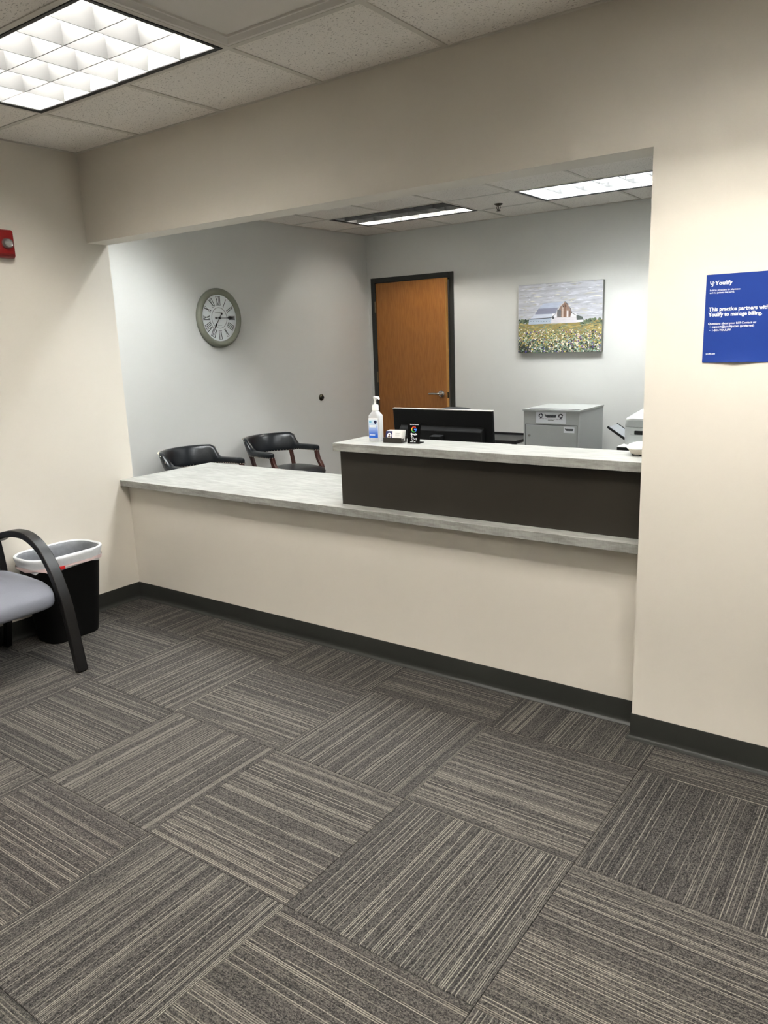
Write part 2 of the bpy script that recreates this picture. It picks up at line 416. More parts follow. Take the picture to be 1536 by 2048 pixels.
h = MB(); h.tube(spline([(lw-.062, -.03, .985), (lw-.062, -.055, .985), (lw-.085, -.060, .985), (lw-.13, -.058, .986), (lw-.185, -.056, .984)]), .0105, 12)
put('lever', h, STEEL, leaf, smooth_=50)
for hz in (.25, 1.15, 1.88):
    hg = MB(); hg.lathe([(0, hz-.057), (.0075, hz-.057), (.0075, hz+.057), (0, hz+.057)], 12, 'z', (.0, -.014, 0)); put('hinge', hg, pm('hinge_bronze', (120, 108, 88), .4, .1, metallic=.6), door, smooth_=40)

# ================================================================== CEILING LIGHTS
BLADE = pm('louver_aluminium', (90, 90, 90), .4, .02, spec=.4)
TROFW = pm('troffer_enamel', (170, 170, 168), .5, .01)
FRB = pm('troffer_black_trim', (14, 15, 14), .5, .05)
LENX, LENY = 1.150, .545
TUBE_ME = MB().lathe([(0, -.57), (.0125, -.57), (.0125, .57), (0, .57)], 10, 'x')
def troffer(x, y, label, strength, color, tubes=(1, 1, 1), group=None, detail=True):
    t = thing('ceiling_light', label, 'ceiling light', (x+G, y+G/2, H), group=group)
    # frame
    fr = MB(); ow, oh = G-.014, G/2-.014; iw, ih = LENX/2, LENY/2
    ring = lambda a, b, z: [(-a, -b, z), (a, -b, z), (a, b, z), (-a, b, z)]
    fr.loft([ring(ow, oh, .001), ring(ow, oh, -.003), ring(iw+.004, ih+.004, -.003), ring(iw, ih, .0), ring(iw, ih, .004), ring(ow, oh, .02)], closed=True)
    put('frame', fr, FRB, t)
    hs = MB(); hs.loft([ring(iw+.001, ih+.001, .004), ring(iw+.001, ih+.001, .16), ring(iw, ih-.02, .165)], cap=False)
    hs.add(ring(iw, ih-.02, .165), [(0, 1, 2, 3)])
    hs.loft([ring(iw+.03, ih+.03, .02), ring(iw+.03, ih+.03, .18)], cap=False); hs.add(ring(iw+.03, ih+.03, .18), [(0, 1, 2, 3)])
    put('housing', hs, TROFW, t)
    hb_, zt = .0036, .070
    def blade_prof(th, zt=zt):
        pts = [(hb_*.6, .002)]
        for k in range(1, 5):
            q = k/4; pts.append((hb_*.6+th*q*q, .002+zt*q))
        return pts+[(-a, b) for a, b in reversed(pts)]
    for k in (1, 2):
        yy = -LENY/2+k*LENY/3
        b = MB(); b.prism([(yy+a, z) for a, z in blade_prof(.014, .080)], -LENX/2, LENX/2, axis=0); put('louver_blade', b, BLADE, t, smooth_=30)
    for k in range(1, 6):
        xx = -LENX/2+k*LENX/6
        b = MB(); b.prism([(xx+a, z) for a, z in blade_prof(.010)], -LENY/2, LENY/2, axis=1); put('louver_blade', b, BLADE, t, smooth_=30)
    for k, on in enumerate(tubes):
        yy = -LENY/2+(k+.5)*LENY/3
        m = emit('tube_glow', color, strength*on) if on else pm('tube_off', (215, 212, 205), .3, .01)
        o = put('tube', TUBE_ME, m, t, (0, yy, .096), smooth_=60)
        o['label'] = 'lit fluorescent tube' if on else 'unlit fluorescent tube'
    return t
troffer(*lit_w[0], 'bright recessed light with a grid of louver cells above the waiting room', TUBE_WAITING*.68, WARM)
troffer(*lit_w[1], 'recessed louvered light over the wall with the blue notice, beyond the frame', TUBE_WAITING, WARM)
troffer(*lit_w[2], 'added louvered light over the middle of the waiting room, out of frame', TUBE_WAITING*1.75, WARM)  # added unseen lamp, boosted to brighten the half wall and pier
troffer(*lit_w[3], 'added louvered light above the photographer, out of frame', TUBE_WAITING*1.75, WARM)  # second added lamp, unseen and boosted, lifts the lower pier and half wall
troffer(*lit_o[0], 'dim recessed office light with only its far row of cells lit', TUBE_OFFICE, WARM, (0, 0, .9))
troffer(*lit_o[1], 'fully lit bluish recessed office light at the right of the opening', TUBE_OFFICE, COOL)
troffer(*lit_o[2], 'recessed office light above the two armchairs, hidden by the header', TUBE_OFFICE, COOL)
troffer(*lit_o[3], 'recessed office light above the reception monitor, hidden by the header', TUBE_OFFICE, COOL)
troffer(*lit_o[4], 'added office light at the office right, hidden by the pier', TUBE_OFFICE, COOL)  # unseen fixture added for its light in the office
# ---- air diffuser
d = thing('air_diffuser', 'smooth square plaque air diffuser set in the ceiling beside the bright light', 'air vent', (diff_at[0]+G/2, diff_at[1]+G/2, H))
ring = lambda a, z: [(-a, -a, z), (a, -a, z), (a, a, z), (-a, a, z)]
DIFM = pm('diffuser_enamel', (214, 209, 202), .4, .02)
fr = MB(); fr.loft([ring(.292, .0), ring(.276, -.001), ring(.262, .012), ring(.225, .045), ring(.225, .05), ring(.292, .05)], closed=True); put('flange', fr, DIFM, d)
fr = MB(); fr.loft([ring(.236, .004), ring(.234, -.002), ring(.226, -.005), ring(.222, .006)]); put('plaque', fr, DIFM, d, bevel=.004)
# ---- sprinkler
SPK = pm('sprinkler_brass', (74, 68, 56), .4, .1, metallic=.7)
s_ = thing('sprinkler_head', 'small dark pendant sprinkler head on the office ceiling between the lights', 'sprinkler', (.866, 3.345, H))
put('escutcheon', MB().lathe([(0, .004), (.034, .004), (.036, -.002), (.018, -.012), (.012, -.014), (0, -.014)], 20), SPK, s_, smooth_=40)
a = MB(); a.tube([(-.012, 0, -.012), (-.016, 0, -.03), (-.006, 0, -.05)], .003, 6); a.tube([(.012, 0, -.012), (.016, 0, -.03), (.006, 0, -.05)], .003, 6); a.tube([(0, 0, -.012), (0, 0, -.052)], .0035, 6)
put('frame_arms', a, SPK, s_, smooth_=40)
put('deflector', MB().lathe([(0, -.050), (.017, -.052), (.018, -.055), (0, -.056)], 16), SPK, s_, smooth_=40)

# ================================================================== RECEPTION COUNTER
ct = put('countertop', MB().box(.0005, W-.0005, .041, .769, ZC-TC, ZC), LAM, bevel=.0015)
tag(ct, 'long grey concrete-look laminate countertop on the beige half wall', 'countertop')
ZU, XU, UF, UB = 1.0725, 1.664, .083, .352
rc = thing('raised_counter', 'raised transaction counter with dark riser panel and grey laminate top', 'counter', (XU, UF, ZC))
put('counter_top', MB().box(0, W-XU-.0005, 0, UB-UF, ZU-ZC-TC, ZU-ZC), LAM, rc, bevel=.0015)['label'] = 'grey laminate ledge'
put('riser_panel', MB().box(.020, W-XU-.0005, .032, .205, .0005, ZU-ZC-TC), DARK, rc, bevel=.001)['label'] = 'dark brown riser panel'

# ================================================================== CLOCK
ck = thing('wall_clock', 'round clock with grey-green rim and white Roman numeral dial', 'clock', (XO+.0005, 1.915, 1.773), (math.pi/2, 0, math.pi/2))
RIM = pm('sage_grey_rim', (130, 132, 118), .45, .10, 25)
prof = [(.205, .004), (.245, .004), (.247, .014), (.243, .030), (.233, .040), (.222, .046), (.212, .043), (.204, .036), (.196, .030), (.192, .020)]
rings = [[(rr*math.cos(2*math.pi*i/64), rr*math.sin(2*math.pi*i/64), z) for i in range(64)] for rr, z in prof]
put('rim', MB().loft(rings, closed=True), RIM, ck, smooth_=50)
put('dial', MB().lathe([(0, .006), (.2, .006), (.2, .018), (0, .018)], 64), pm('dial_white', (232, 236, 238), .5, .03, 12), ck, smooth_=40)
INK = pm('clock_ink', (38, 40, 42), .6, .05); INK2 = pm('clock_grey_ink', (150, 152, 154), .6, .03)
rings = [[(rr*math.cos(2*math.pi*i/64), rr*math.sin(2*math.pi*i/64), z) for i in range(64)] for rr, z in ((.083, .018), (.083, .0186), (.088, .0186), (.088, .018))]
put('dial_ring', MB().loft(rings, closed=True), INK2, ck)
def seg(mb, a, b, wd, z0=.018, z1=.0188):
    a, b = Vector(a), Vector(b); n = Vector((-(b-a).y, (b-a).x)).normalized()*wd/2
    mb.prism([tuple(a-n), tuple(b-n), tuple(b+n), tuple(a+n)], z0, z1)
num = {1: 'I', 2: 'II', 3: 'III', 4: 'IIII', 5: 'V', 6: 'VI', 7: 'VII', 8: 'VIII', 9: 'IX', 10: 'X', 11: 'XI', 12: 'XII'}
for k, s in num.items():
    mb = MB(); wd = {'I': .013, 'V': .026, 'X': .028}; tot = sum(wd[c] for c in s); x = -tot/2; y0, y1 = .106, .176
    for c in s:
        w_ = wd[c]; xm = x+w_/2
        if c == 'I': seg(mb, (xm, y0), (xm, y1), .0052)
        elif c == 'V': seg(mb, (x+.003, y1), (xm, y0), .006); seg(mb, (x+w_-.003, y1), (xm, y0), .0028)
        else: seg(mb, (x+.003, y1), (x+w_-.003, y0), .006); seg(mb, (x+.003, y0), (x+w_-.003, y1), .0028)
        x += w_
    for yy in (y0, y1): seg(mb, (-tot/2+.001, yy), (tot/2-.001, yy), .0022)
    put('numeral', mb, INK, ck, rot=(0, 0, -2*math.pi*k/12))
def hand(name, L_, ang, z):
    mb = MB(); w1 = .0045
    mb.prism([(-w1*.5, -.045), (w1*.5, -.045), (w1*.5, L_*.5), (.010, L_*.68), (.002, L_), (-.002, L_), (-.010, L_*.68), (-w1*.5, L_*.5)], z, z+.0014)
    mb.lathe([(0, z), (.009, z), (.009, z+.0014), (0, z+.0014)], 16, 'z', (0, -.045, 0)); mb.lathe([(0, z), (.010, z), (.010, z+.0016), (0, z+.0016)], 16)
    put(name, mb, BLACK, ck, rot=(0, 0, ang))
hand('hour_hand', .105, -math.radians(217), .022); hand('minute_hand', .170, -math.radians(90), .025)
mb = MB(); seg(mb, (-.045, .048), (.02, .044), .004); put('maker_name', mb, INK2, ck)
mb = MB(); seg(mb, (-.02, -.062), (.025, -.060), .003); put('maker_line', mb, INK2, ck)

# ================================================================== PAINTING
PX0, PX1, PZ0, PZ1 = .713, 1.525, 1.372, 1.990
pw, ph = PX1-PX0, PZ1-PZ0
cv = thing('canvas_painting', 'unframed canvas painting of a white barn above a flower field', 'painting', (PX0, YO-.0005, PZ0), (math.pi/2, 0, 0))
put('canvas', MB().box(0, pw, 0, ph, 0, .038), pm('canvas_edge', (122, 124, 118), .8, .15, 20), cv, bevel=.002)
PV, PF, PC = [], [], []
lay = [.0383]
def UV(x, y):
    uu = (x-192)/1190.; top = 220-90*uu; bot = 1150-20*uu
    return uu*pw, (bot-y)/(bot-top)*ph
def poly(pts, c, raw=False, z=None):
    lay[0] += 9e-7; z = lay[0]; o = len(PV); q = pts if raw else [UV(*p) for p in pts]
    for a, b in q: PV.append((min(max(a, 0.001), pw-.001), min(max(b, .001), ph-.001), z))
    PF.append(tuple(range(o, o+len(q)))); PC.append(c)
def rnd(a, b): return random.uniform(a, b)
# sky in streaky bands
for i in range(40):
    v0 = .42+.58*i/40
    g_ = 186+7*math.sin(i*.9)+rnd(-4, 4); poly([(0, v0*ph), (pw, v0*ph), (pw, min(1, v0+.58/40+.001)*ph), (0, min(1, v0+.58/40+.001)*ph)], (g_+4, g_+5, g_+12), True)

for i in range(420):
    a, b = rnd(0, pw), rnd(.5, 1.)*ph; l_, t_ = rnd(.02, .11), rnd(.002, .007); k = rnd(-.03, .05)
    g_ = random.choice([168, 176, 184, 192, 202, 214]); cc = (g_+3, g_+4, g_+12) if random.random() < .8 else (g_+6, g_+4, g_-6)
    poly([(a, b), (a+l_*.5, b-t_+k*l_*.5), (a+l_, b+k*l_), (a+l_*.5, b+t_+k*l_*.5)], cc, True)

poly([(0, 0), (pw, 0), (pw, .45*ph), (0, .43*ph)], (150, 134, 80), True)

for i in range(170):      # tree lines
    left = random.random() < .35
    x = rnd(190, 365) if left else rnd(1080, 1385); y = rnd(690, 745) if left else rnd(650+(1385-x)*.12, 765); s = rnd(8, 24)
    c = random.choice([(70, 84, 66), (88, 104, 80), (104, 118, 92), (54, 66, 54), (120, 130, 104)])
    poly([(x+s*math.cos(k*1.05)*rnd(.7, 1.2), y+s*math.sin(k*1.05)*rnd(.6, 1.)) for k in range(6)], c)
# field
for i in range(420):
    x, y = rnd(190, 1385), rnd(735, 900); l_, t_ = rnd(20, 80), rnd(4, 10)
    c = random.choice([(160, 146, 92), (182, 160, 96), (132, 136, 100), (116, 128, 104), (192, 172, 110), (150, 158, 136), (170, 144, 84)])
    poly([(x, y), (x+l_*.5, y-t_), (x+l_, y-l_*.05), (x+l_*.5, y+t_)], c)

B = [([(355, 678), (682, 655), (676, 738), (345, 752)], (178, 190, 206)), ([(360, 676), (440, 612), (737, 598), (765, 580), (682, 656)], (204, 208, 220)),
     ([(440, 613), (492, 532), (772, 514), (738, 600)], (138, 140, 160)), ([(490, 534), (565, 462), (865, 434), (806, 470), (770, 518)], (182, 190, 208)),
     ([(680, 656), (752, 588), (800, 502), (866, 432), (915, 478), (948, 535), (968, 590), (1036, 650), (1036, 722), (676, 738)], (214, 210, 214)),
     ([(1030, 640), (1045, 622), (1110, 640), (1135, 690), (1035, 690)], (84, 92, 88)), ([(1035, 688), (1126, 683), (1126, 712), (1035, 720)], (222, 222, 226))]
for p, c in B: poly(p, c)

poly([(758, 590), (802, 506), (866, 440), (908, 474), (940, 532), (962, 592), (942, 650), (762, 652)], (150, 124, 110))

for x0, x1, y0, y1, c in ((762, 815, 545, 645, (112, 110, 112)), (830, 848, 500, 655, (196, 178, 165)), (860, 878, 460, 650, (128, 96, 78)), (895, 918, 560, 645, (226, 220, 218)), (925, 950, 560, 640, (122, 100, 92)),
                          (838, 848, 490, 512, (30, 30, 32)), (874, 886, 484, 508, (30, 30, 32)), (690, 745, 600, 650, (232, 232, 236)), (690, 720, 640, 672, (70, 72, 76)), (965, 1030, 600, 640, (226, 226, 228))):
    poly([(x0, y1), (x1, y1), (x1, y0), (x0, y0)], c)
for k in range(8): poly([(375+k*38, 712), (388+k*38, 711), (388+k*38, 702), (375+k*38, 703)], (96, 104, 120))
for pts in ([(355, 684), (682, 662), (684, 652), (355, 674)], [(682, 660), (752, 594), (756, 586), (680, 652)], [(866, 428), (918, 476), (912, 480), (862, 434)], [(914, 474), (952, 535), (972, 592), (964, 594), (944, 538)], [(968, 588), (1040, 626), (1038, 632), (966, 594)]):
    poly(pts, (58, 58, 64))
# flowers
pal = [(236, 226, 190), (228, 208, 120), (240, 236, 226), (206, 180, 84), (150, 172, 140), (104, 128, 96), (120, 84, 140), (86, 74, 150), (190, 160, 150), (66, 84, 66), (44, 56, 46), (160, 190, 170)]
for i in range(2300):
    y = 770+370*math.sqrt(random.random()); x = rnd(190, 1385); q = (y-770)/370; s = rnd(6, 12+10*q)
    wts = [2.4*(1-q)+.9, 1.6*(1-q)+.25, 1.6, 1.4*(1-q)+.1, 2.2, 2.6, .4+1.5*q*q, .3+1.2*q*q, 1.2, .8+4*q*q, .4+6*q**2, 1.8]
    c = random.choices(pal, wts)[0]
    if x < 380 and q > .6 and random.random() < .6: c = (56, 60, 52)
    t0 = rnd(0, 6)
    poly([(x+s*math.cos(t0+k*1.256)*rnd(.6, 1.1), y+s*math.sin(t0+k*1.256)*rnd(.5, 1.)) for k in range(5)], c)
pme = bpy.data.meshes.new('painted_scene'); pme.from_pydata(PV, [], PF)
ca = pme.color_attributes.new('Col', 'FLOAT_COLOR', 'CORNER'); li = 0
for k, p in enumerate(pme.polygons):
    c = srgb(PC[k])
    for _ in range(p.loop_total): ca.data[li].color = c; li += 1
pme.materials.append(attr_mat('paint_strokes'))
po = bpy.data.objects.new('painted_scene', pme); COL.objects.link(po); po.parent = cv; po['label'] = 'painted barn, cloudy sky and wildflowers'

# ================================================================== BLUE NOTICE
no = thing('paper_notice', 'blue printed notice with white text taped to the beige wall', 'notice', (3.362, -.0008, 1.4385), (math.pi/2, 0, 0))
mb = MB(); NW, NH = .2159, .2815; nx, ny = 12, 14
def curl(x, y):
    q = max(0, 1-y/.05); return .0009+.006*q*q*math.exp(-((x-.10)/.06)**2)
top = [(NW*i/nx, NH*j/ny, curl(NW*i/nx, NH*j/ny)) for j in range(ny+1) for i in range(nx+1)]
n1 = len(top)
fs = [(j*(nx+1)+i, j*(nx+1)+i+1, (j+1)*(nx+1)+i+1, (j+1)*(nx+1)+i) for j in range(ny) for i in range(nx)]
mb.add(top+[(x, y, z-.0003) for x, y, z in top], fs+[tuple(n1+i for i in reversed(q)) for q in fs])
put('sheet', mb, pm('blue_print', (37, 63, 140), .3, .04, 8), no, smooth_=60)
zt = .0014
for s, size, x, y, bd, wd in (('Youlify', .0165, .0285, .2485, .0005, .0535), ('Built by physicians for physicians', .0072, .0125, .2295, .0001, .092), ('and the patients they serve.', .0072, .0125, .2215, .0001, .076),
                              ('This practice partners with', .0165, .0125, .166, .0005, .181), ('Youlify to manage billing.', .0165, .0125, .149, .0005, .163),
                              ('Questions about your bill? Contact us:', .0092, .0125, .1225, .0001, .146), ('•', .0092, .0175, .1125, .0001, None), ('support@youlify.com (preferred)', .0092, .025, .1125, .0001, .128),
                              ('•', .0092, .0175, .1010, .0001, None), ('1-844-YOULIFY', .0092, .025, .1010, .0001, .058), ('youlify.com', .0068, .0105, .026, .0001, .029)):
    text(s, size, PRINTW, no, x, y, zt, bold=bd, width=wd)
lg = MB()
def stroke(mb, pts, wd, z0, z1):
    for a, b in zip(pts, pts[1:]): seg(mb, a, b, wd, z0, z1)
stroke(lg, spline([(.0135, .2605), (.0138, .2535), (.0165, .2505), (.0185, .253)], 4), .0024, zt, zt+.0003)
stroke(lg, spline([(.0215, .2605), (.0215, .250), (.0205, .245), (.0175, .2440)], 4), .0024, zt, zt+.0003)
lg.lathe([(0, zt), (.0014, zt), (.0014, zt+.0003), (0, zt+.0003)], 12, 'z', (.0258, .2548, 0))
put('logo', lg, PRINTW, no)

# ================================================================== FIRE ALARM
fa = thing('fire_alarm', 'red fire alarm strobe with clear lens on the left wall', 'fire alarm', (0.0005, -.515, 2.100), (math.pi/2, 0, math.pi/2))
RED = pm('alarm_red', (138, 22, 24), .35, .06)
mb = MB(); mb.loft([[(x, y, z) for x, y in rrect(w_, h_, rr)] for w_, h_, rr, z in ((.128, .140, .004, 0), (.128, .140, .006, .022), (.122, .134, .010, .034), (.112, .124, .010, .038))]); put('body', mb, RED, fa, smooth_=40)
mb = MB(); mb.loft([[(x+.022, y, z) for x, y in superel(w_, h_, 2.4, 28)] for w_, h_, z in ((.062, .052, .036), (.060, .050, .048), (.048, .040, .058), (.02, .018, .062))])
put('lens', mb, pm('clear_lens', (245, 246, 248), .03, .01, trans=.95, ior=1.45), fa, smooth_=60)
mb = MB(); mb.loft([[(x+.022, y, z) for x, y in superel(w_, h_, 2.4, 28)] for w_, h_, z in ((.046, .038, .0385), (.040, .032, .046), (.018, .012, .044))]); put('reflector', mb, STEEL, fa, smooth_=20)
mb = MB()
for k in range(4): mb.box(-.052, .052, -.052-.0035*k, -.0505-.0035*k, .037, .0395)
put('speaker_slots', mb, pm('alarm_dark_red', (84, 12, 14), .5), fa)

# ================================================================== WALL BUMPER
wbp = thing('wall_bumper', 'small round dark metal door bumper on the grey office wall', 'door stop', (XO+.0005, 3.21, .996), (math.pi/2, 0, math.pi/2))
put('base', MB().lathe([(0, 0), (.033, 0), (.034, .006), (.030, .014), (.022, .020), (.017, .022), (.0, .022)], 28), pm('bronze', (92, 88, 74), .25, .1, metallic=.9), wbp, smooth_=40)
put('rubber_pad', MB().lathe([(.0, .021), (.016, .022), (.014, .030), (0, .032)], 20), BLACK, wbp, smooth_=40)

# ================================================================== CAPTAIN CHAIRS
LEA = pm('navy_leather', (15, 19, 24), .30, .25, 14, .15, 120, spec=.6)
MAHO = pm('mahogany', (58, 25, 17), .28, .25, 6, stretch=(1, 1, .2))
BRASS = pm('nail_brass', (190, 180, 160), .3, .1, metallic=1.)
def chair_path(n=48):
    # U in plan: arm tip (near) round the back to the other arm tip
    pts = []; R_ = .265; tipx = .13; cxx = -.07
    for i in range(10): pts.append((tipx+(cxx-tipx)*i/10, -R_+.0-.010*math.sin(math.pi*i/10)))
    for i in range(29):
        a = -math.pi/2-math.pi*i/28; pts.append((cxx+.255*math.cos(a), R_*math.sin(a)))
    for i in range(1, 11): pts.append((cxx+(tipx-cxx)*i/10, R_+.010*math.sin(math.pi*i/10)))
    return pts
def captain(label, loc, rz):
    t = thing('captain_chair', label, 'armchair', loc, (0, 0, rz), 'leather captain chairs by the office wall')
    P = chair_path(); m = len(P); rings = []; nails = []
    for i, (x, y) in enumerate(P):
        a, b = P[max(i-1, 0)], P[min(i+1, m-1)]; tx, ty = b[0]-a[0], b[1]-a[1]; l_ = math.hypot(tx, ty); nx_, ny_ = ty/l_, -tx/l_   # outward? decided below
        if nx_*x+ny_*y < 0: nx_, ny_ = -nx_, -ny_
        ax = -x                                             # grows toward the back
        q = min(1, max(0, (ax-.125)/.075)); q = q*q*(3-2*q)
        zt_ = .652+.098*q; zb = .600-.012*q
        lean = .045*q; th = .062-.012*q
        ring_ = []
        e = min(1, .35+.65*min(i, m-1-i)/2.)                 # rounded tips
        for c_, s__ in superel(1, 1, 3.2, 16):
            zz = (zt_+zb)/2+s__*(zt_-zb)*(.5+.5*e)/1.; off = c_*th*e+lean*((zz-zb)/max(zt_-zb, .001))
            ring_.append((x+nx_*off, y+ny_*off, zz))
        rings.append(ring_)
        nails.append((x+nx_*(th*.5*e+.001), y+ny_*(th*.5*e+.001), zb+.008)); nails.append((x-nx_*(th*.5*e-.002), y-ny_*(th*.5*e-.002), zb+.008))
        if q > .02: nails.append((x+nx_*(lean+th*.42), y+ny_*(lean+th*.42), zt_-.006))
    put('back_and_arm_pad', MB().loft(rings), LEA, t, smooth_=60)
    nb = MB()
    for k in range(len(nails)):
        p = nails[k]; nb.lathe([(0, -.0045), (.0045, 0), (0, .0045)], 6, 'z', p)
    o = put('nailhead_trim', nb, BRASS, t); o['kind'] = 'stuff'
    # seat
    se = MB(); rg = []
    for w_, d_, z in ((.50, .48, .405), (.52, .50, .415), (.53, .51, .440), (.515, .495, .462), (.44, .42, .478), (.25, .22, .486)):
        rg.append([(x*1.+.05, y, z) for x, y in superel(d_, w_, 3.4, 36)])
    put('seat', se.loft(rg), LEA, t, smooth_=60)
    put('seat_rail', MB().prism([(x+.05, y) for x, y in superel(.47, .50, 4, 28)], .36, .407), MAHO, t, smooth_=40)
    for s__ in (-1, 1):
        a = MB(); a.ribbon(spline([(.16, s__*.235, .40), (.185, s__*.245, .46), (.13, s__*.258, .53), (.105, s__*.262, .605)]), [.034]*19, .034, (0, 1, 0)); put('arm_post', a, MAHO, t, bevel=.004)
        a = MB(); a.ribbon(spline([(-.14, s__*.215, .40), (-.17, s__*.225, .50), (-.20, s__*.232, .60)]), .032, .026, (0, 1, 0)); put('back_post', a, MAHO, t, bevel=.004)
        a = MB(); a.ribbon([(.25, s__*.215, 0.002), (.245, s__*.215, .37)], [.034, .046], [.034, .046], (0, 1, 0)); put('leg', a, MAHO, t, bevel=.004)
        a = MB(); a.ribbon(spline([(-.235, s__*.205, 0.002), (-.19, s__*.21, .18), (-.15, s__*.212, .37)]), .036, .036, (0, 1, 0)); put('leg', a, MAHO, t, bevel=.004)
    return t
captain('dark leather captain chair nearer the back office door, seat cushion showing', (-.59, 2.155, 0), math.radians(-5))
captain('dark leather captain chair below the clock, half hidden by the countertop', (-.63, 1.295, 0), math.radians(3))

# ================================================================== GUEST CHAIR
WENGE = pm('black_wood', (12, 11, 11), .36, .15, 10, spec=.4)
LAV = pm('lavender_grey_fabric', (104, 106, 114), .9, .06, 220, .35, 700)
gc = thing('guest_chair', 'waiting room chair with black arched wooden arms and lavender grey seat', 'chair', (.40, -1.07, 0))
for s__ in (1, -1):
    y = s__*.287
    pth = spline([(.302, y, .002), (.272, y, .17), (.238, y, .335), (.205, y, .425), (.160, y, .515), (.088, y, .598), (-.012, y, .648), (-.12, y, .655), (-.235, y, .635), (-.31, y, .605)], 5)
    a = MB(); a.ribbon(pth, .056, .034, (0, 1, 0)); put('arm_frame', a, WENGE, gc, bevel=.005)
    a = MB(); a.ribbon(spline([(-.355, y*.93, .002), (-.30, y*.93, .22), (-.285, y*.93, .42), (-.315, y*.93, .62), (-.375, y*.93, .84)], 5), .036, .034, (0, 1, 0)); put('back_leg', a, WENGE, gc, bevel=.004)
rg = []
for sc_, z in ((.93, .362), (.98, .367), (1.0, .380), (1.0, .418), (.985, .438), (.94, .454), (.80, .466), (.45, .474)):
    rg.append([(x*.530*sc_-.020, y_*.530*sc_, z-.040*max(0, x*2)**3*(1 if z > .40 else .6)) for x, y_ in superel(1, 1, 7, 48)])
put('seat', MB().loft(rg), LAV, gc, smooth_=60)
rg = []
for k, (wd, off) in enumerate(((.86, -.028), (.96, -.02), (1, 0), (.98, .018), (.9, .026))):
    rg.append([(-.265+off-(.67+z*.40-.48)*.20, y_*.50*wd, .67+z*.40*wd) for y_, z in superel(1, 1, 5, 36)])
put('backrest', MB().loft(rg), LAV, gc, smooth_=60)
put('seat_rail', MB().box(-.25, .17, -.255, .255, .335, .360), WENGE, gc, bevel=.004)

# ================================================================== TRASH CAN
tcx, tcy = .175, -.517
tr = thing('trash_can', 'black slim trash can with a white liner beside the left wall', 'trash can', (tcx, tcy, 0))
def rr3(w_, h_, rr, z, n=6): return [(x, y, z) for x, y in rrect(w_, h_, rr, n)]
body = MB(); body.loft([rr3(.205, .29, .06, .001), rr3(.212, .30, .065, .01), rr3(.285, .415, .11, .455), rr3(.295, .425, .115, .462), rr3(.295, .425, .115, .475), rr3(.275, .405, .105, .475), rr3(.20, .285, .055, .015)])
put('can', body, pm('black_can', (5, 5, 5), .6, .2, spec=.25), tr, smooth_=40)
LIN = pm('white_liner', (206, 208, 210), .35, .04, 30, .4, 60)
ln = MB(); n = 28; rings = []
def wav(ringp, amp, seed, dz=0):
    rg_ = random.Random(seed); return [(x*(1+rg_.uniform(-amp, amp)), y*(1+rg_.uniform(-amp, amp)), z+rg_.uniform(-dz, dz)) for x, y, z in ringp]
ln.loft([wav(rr3(.288, .418, .112, .418), .006, 1, .010), wav(rr3(.296, .426, .116, .440), .006, 2, .003), rr3(.303, .433, .118, .460), rr3(.314, .444, .122, .474), rr3(.312, .442, .120, .487), rr3(.296, .426, .114, .491), rr3(.284, .412, .108, .484)], cap=False)
li_ = MB(); li_.loft([rr3(.284, .412, .108, .484), rr3(.262, .390, .10, .470), wav(rr3(.250, .378, .095, .42), .008, 3), wav(rr3(.212, .315, .07, .25), .02, 4), wav(rr3(.176, .255, .05, .03), .02, 5)], cap=False); li_.add(rr3(.176, .255, .05, .032), [tuple(range(28))])
put('liner', ln, LIN, tr, smooth_=60)
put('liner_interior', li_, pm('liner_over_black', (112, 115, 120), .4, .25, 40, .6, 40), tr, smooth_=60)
ds = MB(); P_ = rrect(.303, .433, .118, 6)
dsr = [[(x*1.004, y*1.004, .424+.006*math.sin(i*1.7)) for i, (x, y) in enumerate(P_)], [(x*1.008, y*1.008, .440+.003*math.sin(i*1.3)) for i, (x, y) in enumerate(P_)]]
ds.loft(dsr, cap=False); put('drawstring_hem', ds, pm('pink_hem', (196, 174, 172), .4, .2, 30), tr, smooth_=60)
a = MB(); a.box(.150, .1545, -.120, -.062, .418, .438); put('drawstring', a, pm('drawstring_red', (178, 32, 34), .4, .1), tr, bevel=.003)

# ================================================================== SANITISER BOTTLE
sb = thing('sanitizer_bottle', 'clear hand sanitizer pump bottle with blue label on the raised counter', 'bottle', (1.822, .228, ZU+.0003), (0, 0, math.radians(6)))
GEL = pm('clear_gel', (250, 252, 253), .10, .005, trans=.55, ior=1.34)
mb = MB(); bw, bd = .062, .048
mb.loft([rr3(bw*.92, bd*.92, .010, 0), rr3(bw, bd, .012, .004), rr3(bw*1.0, bd, .012, .118), rr3(bw*.96, bd*.96, .012, .124), rr3(bw*.62, bd*.66, .013, .139), rr3(.026, .026, .0125, .145), rr3(.026, .026, .0125, .150)])
put('bottle', mb, GEL, sb, smooth_=40)
mb = MB(); mb.loft([rr3(.032, .032, .0155, .146, 8), rr3(.032, .032, .0155, .168, 8), rr3(.026, .026, .0125, .174, 8), rr3(.010, .010, .0048, .175, 8), rr3(.010, .010, .0048, .196, 8)]); put('pump_collar', mb, WHITE, sb, smooth_=40)
mb = MB(); mb.loft([rr3(.013, .013, .006, .194, 6), rr3(.019, .017, .008, .206, 6), rr3(.020, .018, .008, .211, 6)]); mb.tube(spline([(0, 0, .207), (.014, -.004, .208), (.024, -.007, .205), (.027, -.008, .199)]), [.006]*7+[.0058]*6+[.0045]*6, 10); put('pump_head', mb, WHITE, sb, smooth_=50)
yy = -bd/2-.0006
put('label_white', MB().box(-bw/2+.004, bw/2-.006, yy-.0002, yy, .016, .112), PRINTW, sb)
